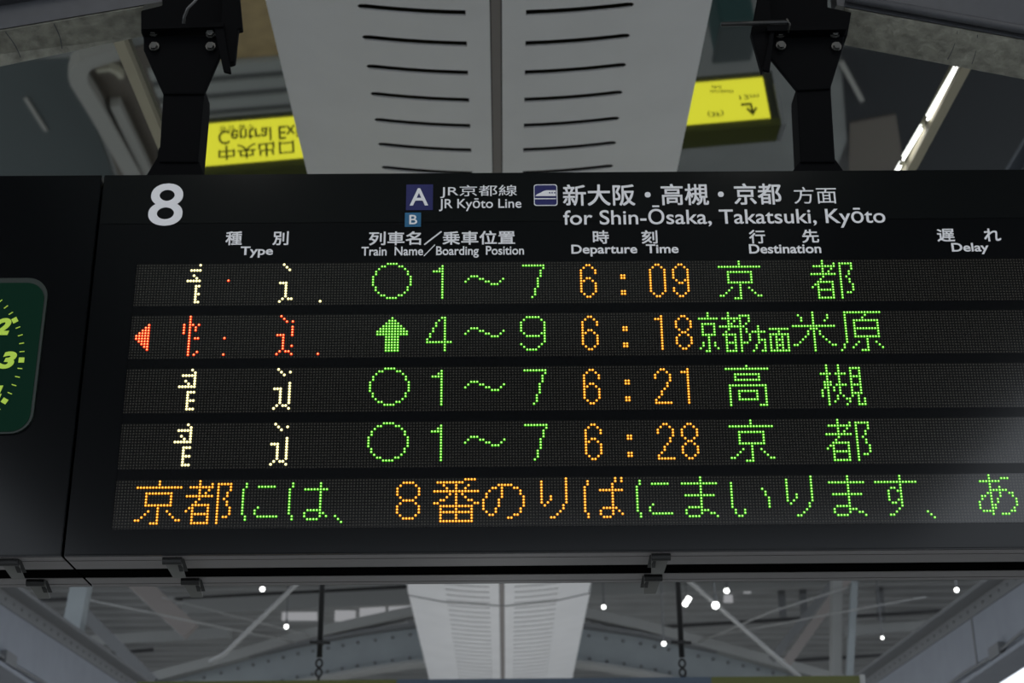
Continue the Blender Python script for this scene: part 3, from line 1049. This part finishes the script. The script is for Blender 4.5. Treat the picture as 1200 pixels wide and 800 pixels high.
def sq(l, t_, r, b, y, mt, name, parent, rad=0.0):
    x0, _ = to_board(l, (t_ + b) / 2); x1, _ = to_board(r, (t_ + b) / 2)
    _, z1 = to_board((l + r) / 2, t_); _, z0 = to_board((l + r) / 2, b)
    mb = MB()
    if rad:
        mb.prism(rounded((x0 + x1) / 2, (z0 + z1) / 2, (x1 - x0) / 2, (z1 - z0) / 2, rad, y), (0, 0.001, 0))
        for fc in mb.f:
            pass
    else:
        mb.box((x0, y, z0), (x1, y + 0.001, z1))
    return mb.build(name, mt, parent), (x0, x1, z0, z1)


s_, _ = sq(476, 216.3, 507.3, 246.3, D - 0.001, M['navy'], 'line_symbol', board)
text_px('A', 480.3, 221, 502, 241.2, s_, 0.012, y=D - 0.0024)
s_, _ = sq(474.5, 249.3, 493.3, 265.8, D - 0.001, M['cyan'], 'line_symbol', board)
text_px('B', 479.7, 252.3, 489, 263.2, s_, 0.01, y=D - 0.0024)
s_, _ = sq(625.6, 216.2, 653.2, 241.2, D - 0.0008, M['letter'], 'train_symbol', board, 0.006)
s2, (x0, x1, z0, z1) = sq(626.5, 217.2, 652.2, 240.2, D - 0.0012, M['navy'], 'blue_field', s_, 0.005)
mb = MB()
w_, h_ = x1 - x0, z1 - z0
yy = D - 0.0019
nose = [(0.03, 0.44), (0.10, 0.53), (0.26, 0.60), (0.40, 0.69), (0.52, 0.73), (0.97, 0.73), (0.97, 0.44)]
mb.prism([(x0 + a * w_, yy, z0 + b * h_) for a, b in nose][::-1], (0, 0.0008, 0))
mb.box((x0 + 0.0 * w_, yy, z0 + 0.28 * h_), (x0 + 0.97 * w_, yy + 0.0008, z0 + 0.33 * h_))
mb.build('train_shape', M['letter'], s_)
mb = MB()
for a in (0.66, 0.77, 0.89):
    mb.box((x0 + a * w_, yy - 0.0005, z0 + 0.57 * h_), (x0 + (a + 0.06) * w_, yy, z0 + 0.63 * h_))
mb.box((x0 + 0.06 * w_, yy - 0.0005, z0 + 0.385 * h_), (x0 + 0.97 * w_, yy + 0.0003, z0 + 0.40 * h_))
mb.build('train_window', M['navy'], s_)

# ---------------------------------------------------------------- LED glyphs (row: columns)


def g(spec):
    out = []
    for part in spec.split(';'):
        part = part.strip()
        if not part:
            continue
        rr, cc = part.split(':')
        if '-' in rr[1:]:
            k = rr.index('-', 1); rows = range(int(rr[:k]), int(rr[k + 1:]) + 1)
        else:
            rows = [int(rr)]
        cols_ = []
        for c in cc.split(','):
            c = c.strip()
            if '~' in c:
                a, b = c.split('~'); cols_ += list(range(int(a), int(b) + 1))
            else:
                cols_.append(int(c))
        out += [(c, r) for r in rows for c in cols_]
    return out


G = {
    '6': g('1:2,3;2:1,4;3:0,5;4:0,5;5:0;6:0,2,3;7:0,1,4;8-11:0,5;12:1,4;13:2,3'),
    '0': g('1:2,3;2:1,4;3-11:0,5;12:1,4;13:2,3'),
    '9': g('1:2,3;2:1,4;3-6:0,5;7:1,4,5;8:2,3,5;9:5;10-11:0,5;12:1,4;13:2,3'),
    '8': g('1:2,3;2:1,4;3-5:0,5;6:1,4;7:2,3;8:1,4;9-11:0,5;12:1,4;13:2,3'),
    '1': g('1:3;2:1,2,3;3-13:3'),
    '2': g('1:2,3;2:1,4;3:0,5;4:0,5;5:5;6:4;7:4;8:3;9:2;10:2;11:1;12:0;13:0~5'),
    ':': g('5-6:0,1;11-12:0,1'),
    'circle': g('0:5~8;1:3,4,9,10;2:2,11;3-4:1,12;5-8:0,13;9-10:1,12;11:2,11;12:3,4,9,10;13:5~8'),
    'ONE': g('1:0;2:-1,0;3:-3~0;4-13:0'),
    'wave': g('7:0;6:1;5:2,3,4;6:5,6;7:7,8;8:9,10,11;7:12;6:13'),
    'SEVEN': g('1:0~7;2:7;3-5:6;6-9:5;10-12:4;13:3'),
    'NINE': g('1:2~6;2:1,7;3-6:0,8;7:1,7,8;8:2~6,8;9-10:8;11:0,7;12:1,6;13:2~5'),
    'FOUR': g('1:-1;2:-2;3-4:-3;5-6:-4;7-8:-5;9:-6;10:-6~2;1-13:0'),
    'up': g('1:0;2:-1~1;3:-2~2;4:-3~3;5:-4~4;6-7:-5~5;8-13:-2~2'),
    'kyo': g('0-1:7;2:0~14;4:3~11;5-7:3,11;8:3~11;9:7;10:4,7,10;11:3,7,11;12:2,7,12;13:0,1,7,13,14;14:5,6,7'),
    'to': g('0:4;1:4,8,10~14;2:1~7,8,10,14;3:4,7,10,14;4:4,6,10,13;5:0~8,10,13;6:4,10,12;7:3,10,13;8:2~7,10,13;9:1,2,7,10,14;10:0,2,7,10,14;11:2~7,10,14;12:2,7,10,12,13;13:2,7,10;14:2~7,10'),
    'taka': g('0:7;1:0~14;3:3~11;4:3,11;5:3~11;7:1~13;8:1,13;9:1,4~10,13;10-11:1,4,10,13;12:1,4~10,13;13:1,13;14:1,11,12,13'),
    'tsuki': g('0:2,6;1:2,6,10~13;2:2,6,10,13;3:0~3,5~8,10,13;4:2,6,10~13;5:2,6,10,13;6:1,2,3,6,10,13;7:1,2,3,5~8,10~13;8:1,2,4,6,10,13;9:0,2,4,6,10,13;10:0,2,6,10~13;11:0,2,5,7,10,12;12:2,5,8,9,12,14;13:2,4,9,12,14;14:2,8,12,13,14'),
    'mai': g('0-4:7;1:2,12;2:3,12;3:3,11;5:0~14;6:6,7,8;7:5,7,9;8:5,7,9;9:4,7,10;10:3,7,11;11:2,7,12;12:0,1,7,13,14;13-14:7'),
    'hara': g('0:2~14;1:2,9;2:2,8;3:2,5~13;4-5:2,5,13;6:2,5~13;7-8:2,5,13;9:2,5~13;10:2,9;11:2,6,9,12;12:1,5,9,13;13:1,4,9,14;14:0,7,8,9'),
    'kyo_s': g('0-1:3;2:0~6;4:1~5;5-7:1,5;8:1~5;9-10:3;11-12:1,3,5;13:0,3,6;14:2,3'),
    'to_s': g('0:3;1:3,7~10;2:1~6,7,10;3:3,5,7,10;4:3,4,7,9;5:0~8;6:3,7,9;7:2,7,9;8:1~5,7,10;9:2,5,7,10;10:2,5,7,10;11:2~5,7,8,9;12-13:2,5,7;14:2~5,7'),
    'ho_s': g('5-6:2;7:0~4;8-9:2;10:2,3,4;11:2,4;12-13:1,4;14:0,3,4'),
    'men_s': g('6:0~6;7:3;8:0~6;9:0,2,4,6;10:0,2,3,4,6;11:0,2,4,6;12:0,2,3,4,6;13:0,2,4,6;14:0~6'),
    'ni': g('1-2:0;2:4~9;3-11:-1;9:4;10-11:3;12:0,4~10;13:0'),
    'ha': g('1-2:0;1:9;2:9;3:4~11;3-11:-1;4-9:9;10:5~9;11:4,9,10;12:0,4,9,11;13:0,5~8'),
    'ten': g('0:0;1:1;2:2'),
    'EIGHT': g('1:2~5;2:1,6;3-5:0,7;6:1,6;7:2~5;8:1,6;9-11:0,7;12:1,6;13:2~5'),
    'ban': g('0:10~13;1:1~9;2:3,7,11;3:4,7,10;4:0~14;5:5,7,9;6:4,7,10;7:2,3,7,11,12;8:0,1,7,13,14;9:2~12;10:2,7,12;11:2~12;12-13:2,7,12;14:2~12'),
    'no': g('2:5~9;3:3,4,6,10,11;4:2,6,12;5:1,6,12;6:1,6,13;7-9:0,5,13;10:0,4,12;11:1,4,12;12:2,3,10,11;13:8,9'),
    'ri': g('1-8:0;9:1;8:2;6-7:3;0-8:8;9-10:7;11:6;12:5;13:3,4'),
    'ba': g('1-2:0;3-11:-1;12-13:0;0-1:9,11;2:8;3:8;4:4~11;5-9:8;10:5~9;11:4,8,10;12:4,8,11;13:5,6,7'),
    'ma': g('0-1:7;2:1~12;3-5:7;6:2~11;7-9:7;10:3~7;11:2,7,8,9;12:2,7,10,11;13:3~6,12'),
    'i': g('2-10:0;11-12:1,4;13:2,3;4:10;5-6:11;7-10:12'),
    'su': g('0-1:0;2:-8~5;3:0;4:-3,-2,0;5:-4,-1,0;6-7:-4,0;8:-4,-1,0;9:-3,-2,0;10:0;11:-1;12:-2;13:-4,-3'),
    'a': g('0:0;1:0,4,5,6;2:-3~3;3:0;4:0,3;5:0~5;6:-1,0,3,6,7;7:-3,-2,0,3,7;8:-3,0,2,8;9:-4,0,2,8;10:-4,0,1,8;11:-4,0,1,7;12:-3~0,6,7;13:0,3,4,5'),
    'type1a': g('0:0;2:-3~0;4:-2;5:-1;6:-4~0;8:-1,0;9:-1;10:-1;11:-1,0;12-13:-1;14:-1,0'),
    'type1b': g('0:0;1:1;2:2;7:-1,0,1;8-12:1;13:0,2,3;14:-1'),
    'type2a': g('0-14:0;3-6:-2;3:1,3;4-5:2;8:2,3;13:3;14:2'),
    'type2b': g('0:0;1:1;2:2,4;4-7:4;7:-1,0,1;8-12:1;11:4;13:0,2,3;14:-1,4'),
    'type3a': g('0:0;1:1;2:-3~1;3:1;4:-2,1;5:-1,1;6:-4~1;8:-1,0,1;9-10:-1;11:-1,0,1;12-13:-1;14:-1,0,1'),
    'type3b': g('0:0;1:1,4;2:2;5-12:4;7:-1,0,1;8-12:1;13:0,2,3;14:-1,4'),
    'left': g('3:4;4:3,4;5:2,3,4;6:1~4;7-8:0~4;9:1~4;10:2~4;11:3,4;12:4'),
    'dot': [(0, 0)],
}
HP = 0.99
ROWS = [0.0, 19.42, 38.84, 58.26, 77.776]
NAMES = ('first', 'second', 'third', 'fourth')


def led_row(k):
    hp = HP if k < 4 else 1.0
    base_u = 0.0 if k < 4 else -193.964
    r0, r1 = ROWS[k] - 1.0 * 1, ROWS[k] + (15.4 if k < 4 else 15.9)
    mb = MB()
    x0, x1, z1, z0 = bx(-200.0), bx(UR), bz(r0 + 0.3), bz(r1)
    mb.box((x0, D + 0.0004, z0), (x1, D + 0.003, z1))
    o = mb.build('display_row', M['led_panel'], board)
    uvl = o.data.uv_layers.new(name='UVMap')
    off = root_loc(o)
    for lp in o.data.loops:
        co = o.data.vertices[lp.vertex_index].co + off
        u = ((co.x - X0) / P - base_u) / hp + 0.5
        v = -((Z0 - co.z) / P - ROWS[k]) / (0.993 if k < 4 else 1.0) + 0.5
        uvl.data[lp.index].uv = (u, v)
    return o


rows = [led_row(k) for k in range(5)]
mb = MB()
for a, b in ((15.4, 18.72), (34.82, 38.14), (54.24, 57.56), (73.66, 77.07)):
    mb.box((bx(-200.0), D - 0.0002, bz(b)), (bx(UR), D + 0.003, bz(a)))
mb.box((bx(-200.0), D - 0.0002, bz(-0.7)), (bx(UR), D + 0.003, bz(-2.2)))
mb.build('row_divider', M['cabinet'], board)


def leds(k, items, colour, name='lit_character'):
    for it in items:
        led_glyph(k, [it], colour, 'lit_dot' if it[0] == 'dot' else name)


def led_glyph(k, items, colour, name):
    hp = HP if k < 4 else 1.0
    vp = 0.993 if k < 4 else 1.0
    base_u = 0.0 if k < 4 else -193.964
    mb = MB()
    seen = set()
    n = 8
    for glyph, u0, r_ in items:
        for (c, r) in G[glyph]:
            key = (round(u0 + c, 2), r + r_)
            if key in seen:
                continue
            seen.add(key)
            x = bx(base_u + (u0 + c) * hp); z = bz(ROWS[k] + (r + r_) * vp)
            ang = [2 * math.pi * (i + 0.5) / n for i in range(n)]
            rc, rr = (0.25 * P, 0.5 * P) if colour in ('white', 'red') else (0.235 * P, 0.44 * P)
            vs = [(x + rr * math.cos(t), D + 0.0003, z + rr * math.sin(t)) for t in ang]
            vs += [(x + rc * math.cos(t), D - 0.0012, z + rc * math.sin(t)) for t in ang]
            fs = [(i, (i + 1) % n, n + (i + 1) % n, n + i) for i in range(n)]
            o_ = len(mb.v)
            mb.add(vs, fs, 1)
            mb.f.append([o_ + n + i for i in range(n)]); mb.mi.append(0)
    return mb.build(name, [M['led_core_' + colour], M['led_ring_' + colour]], rows[k])


leds(0, [('type1a', -180, 0), ('type1b', -151, 0), ('dot', -138, 14)], 'white', 'type_character')
leds(0, [('dot', -170, 6)], 'red', 'lit_dot')
leds(1, [('left', -200, 0)], 'red', 'warning_arrow')
leds(1, [('type2a', -182, 0), ('type2b', -151, 0), ('dot', -170, 8), ('dot', -170, 14), ('dot', -138, 14)], 'red', 'type_character')
leds(2, [('type3a', -180, 0), ('type3b', -151, 0)], 'white', 'type_character')
leds(3, [('type3a', -180, 0), ('type3b', -151, 0)], 'white', 'type_character')
for k in (0, 2, 3):
    leds(k, [('circle', -120, 0), ('ONE', -96, 0), ('wave', -88, 0), ('SEVEN', -68, 0)], 'green', 'boarding_character')
leds(1, [('up', -113, 0), ('FOUR', -95, 0), ('wave', -88, 0), ('NINE', -69, 0)], 'green', 'boarding_character')
for k, tm in enumerate(('09', '18', '21', '28')):
    leds(k, [('6', -48, 0), (':', -34, 0), (tm[0], -24, 0), (tm[1], -16, 0)], 'orange', 'time_character')
leds(0, [('kyo', 0, 0), ('to', 32, 0)], 'green', 'destination_character')
leds(1, [('kyo_s', -8, 0), ('to_s', -1, 0), ('ho_s', 10, 0), ('men_s', 16, 0), ('mai', 24, 0), ('hara', 40, 0)], 'green', 'destination_character')
leds(2, [('taka', 0, 0), ('tsuki', 32, 0)], 'green', 'destination_character')
leds(3, [('kyo', 0, 0), ('to', 32, 0)], 'green', 'destination_character')
leds(4, [('kyo', 1, 0), ('to', 17.1, 0), ('EIGHT', 85, 0), ('ban', 97, 0), ('no', 112.8, 0), ('ri', 131.6, 0), ('ba', 146.6, 0)], 'orange', 'message_character')
leds(4, [('ni', 36.2, 0), ('ha', 51.2, 0), ('ten', 65.1, 12), ('ni', 163.5, 0), ('ma', 176.2, 0), ('i', 193.1, 0), ('ri', 211.1, 0), ('ma', 224, 0),
         ('su', 248, 0), ('ten', 256, 12), ('a', 277.1, 0)], 'green', 'message_character')


# ------------------------------------------------------------------ latches under the boards
def latch(parent, px, py, facing, back=False):
    """hinged catch under the bottom rail; px, py is where its tongue hangs"""
    yb = D + (1.0 if not back else 27.5) * P
    zr = bz(RB + 0.2)
    c = at(px, py, yb + 3 * P)
    x = c.x
    w = 0.019
    mb = MB()
    mb.tube([(x - w, yb + 0.012, zr - 0.006), (x + w, yb + 0.012, zr - 0.006)], 0.008, 10)
    mb.prism([(x + w * facing * 0.4, yb + 0.004, zr), (x + w * facing * 1.15, yb + 0.02, zr), (x + w * facing * 1.25, yb + 0.045, zr - 0.012), (x + w * facing * 0.5, yb + 0.03, zr - 0.016)], (0, 0.012, -0.004))
    o = mb.build('latch', M['latch'], parent, smooth=False)
    mb = MB()
    a = [Vector((x - w, yb + 0.018, zr - 0.003)), Vector((x + w * 0.9, yb + 0.018, zr - 0.003)),
         Vector((x + w * 0.7 + facing * 0.004, yb + 0.068, zr - 0.024)), Vector((x - w * 0.6 + facing * 0.004, yb + 0.068, zr - 0.024))]
    mb.prism(a, (0, 0, -0.0025))
    mb.build('tongue', M['latch_tongue'], o)
    return o


latch(board, 203, 655, 1)
latch(board, 224, 680, 1, True)
latch(board, 774, 650, -1)
latch(board, 765, 675, -1, True)

# ------------------------------------------------------------------ clock unit beside the board
clock = thing('platform_clock', 'black clock unit with green square dial, left of the departure board', 'clock',
              (bx(-262), D + DEPTH / 2, bz(RB)))
board_unit(clock, -330, -215.5)
mb = MB(); mb.box((bx(-330), D, bz(RB - 0.4)), (bx(-215.7), D + 0.003, bz(RT + 0.2))); mb.build('front_panel', M['cabinet'], clock)
latch(clock, 12, 657, 1)
latch(clock, 43, 684, 1, True)
xr = to_board(48, 400)[0]
zt_ = to_board(20, 327)[1]; zb_ = to_board(20, 509)[1]
half = (zt_ - zb_) / 2
cz = to_board(27, 423.5)[1]
zc = (zt_ + zb_) / 2
x3, _ = to_board(26.5, 423.5)
z2 = to_board(14, 377)[1]
Rm = (z2 - cz) / math.sin(math.radians(30))
cx = x3 - Rm
hw_ = xr - cx + 0.004
mb = MB(); mb.prism(rounded(cx, zc, hw_, half, 0.045, D - 0.006, 8)[::-1], (0, 0.007, 0)); mb.build('dial_rim', M['clock_rim'], clock)
mb = MB(); mb.prism(rounded(cx, zc - 0.004, hw_ - 0.006, half - 0.008, 0.04, D - 0.0075, 8)[::-1], (0, 0.003, 0)); dial = mb.build('dial', M['clock_green'], clock)
yd = D - 0.009
for i in range(60):
    a = math.radians(6 * i)
    s, c = math.sin(a), math.cos(a)
    d = Vector((s, 0, c)); t_ = Vector((c, 0, -s))
    o_ = Vector((cx, yd, cz))
    if i % 5 == 0:
        r0, r1, w = Rm - 0.0058, Rm + 0.0058, 0.0056
    else:
        r0, r1, w = Rm - 0.005, Rm + 0.005, 0.0009
    q = [o_ + d * r0 - t_ * w, o_ + d * r1 - t_ * w, o_ + d * r1 + t_ * w, o_ + d * r0 + t_ * w]
    mb = MB(); mb.prism(q, (0, 0.0012, 0)); mb.build('hour_mark' if i % 5 == 0 else 'minute_mark', M['clock_lime'], dial)
for hnum in range(1, 13):
    a = math.radians(30 * hnum)
    rr = Rm - 0.029
    x, z = cx + rr * math.sin(a), cz + rr * math.cos(a)
    w, h_ = 0.0185 * (1.7 if hnum > 9 else 1), 0.0185
    text(str(hnum), x - w, x + w, z + h_ * 1.05, z - h_ * 1.05, yd, M['clock_lime'], dial, 0.05, 0.25, name='numeral')
for ang, L, w, nm in ((182, 0.11, 0.009, 'hour_hand'), (25, 0.16, 0.006, 'minute_hand')):
    a = math.radians(ang)
    d = Vector((math.sin(a), 0, math.cos(a))); t_ = Vector((d.z, 0, -d.x))
    o_ = Vector((cx, yd - 0.003, cz))
    mb = MB(); mb.prism([o_ - d * 0.02 - t_ * w, o_ + d * L - t_ * w * 0.6, o_ + d * L + t_ * w * 0.6, o_ - d * 0.02 + t_ * w], (0, 0.0015, 0))
    mb.build(nm, M['clock_lime'], clock)
